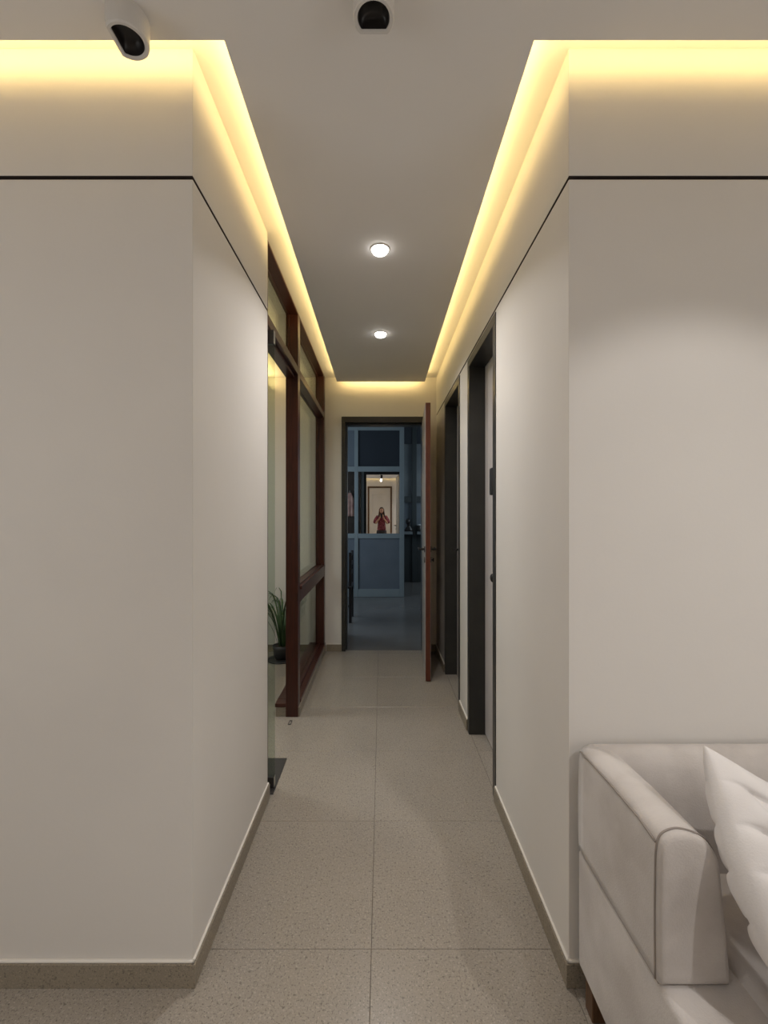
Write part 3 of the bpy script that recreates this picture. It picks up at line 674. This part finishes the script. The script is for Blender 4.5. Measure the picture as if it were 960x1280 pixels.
# head with face
hz = 1.50; hy = y+.025
bm = bmesh.new(); ball_in(bm, (0,hy,hz), (.070,.088,.105), 32)
for v in bm.verts:
    dz = (v.co.z-hz)/.105
    if dz < 0: v.co.x *= 1+.28*dz; 
    fwd = (v.co.y-hy)/.088
    if fwd > .2:
        v.co.y += .020*math.exp(-((v.co.x)/.012)**2)*math.exp(-((dz+.15)/.16)**2)        # nose
        v.co.y -= .007*sum(math.exp(-((v.co.x-s_*.030)/.015)**2) for s_ in (-1,1))*math.exp(-((dz-.08)/.12)**2)  # eye sockets
        v.co.y += .006*math.exp(-((v.co.x)/.022)**2)*math.exp(-((dz+.52)/.10)**2)
        v.co.y += .006*math.exp(-((v.co.x)/.025)**2)*math.exp(-((dz+.85)/.12)**2)        # chin
hd_ = finish('head', bm, M['skin'], pr_, smooth=True)
for s_ in (-1, 1):
    bm = bmesh.new(); ball_in(bm, (s_*.030, hy+.073, hz+.008), (.012,.008,.007)); finish('eye', bm, M['eyewhite'], hd_, smooth=True)
    bm = bmesh.new(); ball_in(bm, (s_*.030, hy+.080, hz+.008), (.0055,.003,.0055)); finish('iris', bm, M['iris'], hd_, smooth=True)
    bm = bmesh.new(); tube_in(bm, [(s_*.014,hy+.083,hz+.026),(s_*.030,hy+.080,hz+.031),(s_*.046,hy+.068,hz+.025)], .0028, 6); finish('eyebrow', bm, M['hair'], hd_, smooth=True)
    bm = bmesh.new(); ball_in(bm, (s_*.071, hy-.005, hz-.005), (.008,.018,.030)); finish('ear', bm, M['skin'], hd_, smooth=True)
bm = bmesh.new(); ball_in(bm, (0, hy+.085, hz-.052), (.022,.006,.0075)); finish('mouth', bm, M['lips'], hd_, smooth=True)
# hair: cap and long locks over both shoulders
bm = bmesh.new(); ball_in(bm, (0,hy-.016,hz+.018), (.083,.092,.108), 32)
hv = [v for v in bm.verts if v.co.y > hy+.035 and v.co.z < hz+.062]
bmesh.ops.delete(bm, geom=hv, context='VERTS')
hair = finish('hair', bm, M['hair'], pr_, smooth=True)
sd = hair.modifiers.new('thick', 'SOLIDIFY'); sd.thickness = .006; sd.offset = -1
for i in range(22):
    a = -1.15 + 2.3*i/21
    ax = .080*math.sin(a*1.15 if abs(a) < 1.15 else a); back = -math.cos(a)*.075
    sgn = 1 if a > 0 else -1
    fwd_ = .05 if abs(a) > .75 else 0
    end = (ax*1.65 + random.uniform(-.01,.01), y-.085+(.17 if abs(a) > .75 else .0), 1.16+random.uniform(-.04,.04))
    bm = bmesh.new()
    tube_in(bm, [(ax*.55,hy+back*.5+fwd_*.5,hz+.105),(ax*.95,hy+back*.9+fwd_*.5,hz+.04),(ax*1.08,hy+back+fwd_,hz-.06),(ax*1.35,(hy+back+end[1])/2+fwd_*.2,1.32),end], [.014,.020,.020,.020,.006], 8)
    finish('hair_lock', bm, M['hair'], hair, smooth=True)
# phone: back towards the corridor, lens just behind the picture's viewpoint
ph = thing('phone', (0, -.012, 1.33), 'phone held upright in both hands by the person in the mirror', 'phone')
box('phone_body', -.037, .037, -.018, -.010, 1.262, 1.416, M['dark'], ph, .002, 3)
box('screen', -.035, .035, -.0185, -.0178, 1.265, 1.413, M['screen'], ph)
lathe('lens_ring', [(.006,0),(.006,.002)], (0,0,0), M['black'], ph).matrix_local = Matrix.Translation((0, .002, .07)) @ Matrix.Rotation(-PI/2, 4, 'X') 
ph.children[-1].data.transform(Matrix.Translation(Vector((0,-.012,1.33))))
# hands: palm, four curled fingers, thumb
for s_ in (-1, 1):
    W = Vector((s_*.075, y+.262, 1.235))
    pn = [(W.x,W.y,W.z,.024,.020),(s_*.064,-.052,1.262,.030,.016),(s_*.056,-.034,1.292,.032,.014)]
    hnd = skin_obj('hand', pn, [(0,1),(1,2)], M['skin'], pr_, 2)
    for f in range(4):
        z0 = 1.268 + f*.0175; ln = (.85, 1.0, 1.05, .95)[f]
        fn = [(s_*.052,-.036,z0-.006,.0085),(s_*.047,-.018,z0,.0080),(s_*.0445,-.002,z0+.002,.0072),(s_*(.0445-.022*ln),.0005,z0+.003,.0064)]
        skin_obj('finger', fn, [(0,1),(1,2),(2,3)], M['skin'], hnd, 1)
    tn_ = [(s_*.056,-.045,1.275,.011),(s_*.042,-.040,1.300,.0095),(s_*.026,-.029,1.318,.0080)]
    skin_obj('thumb', tn_, [(0,1),(1,2)], M['skin'], hnd, 1)
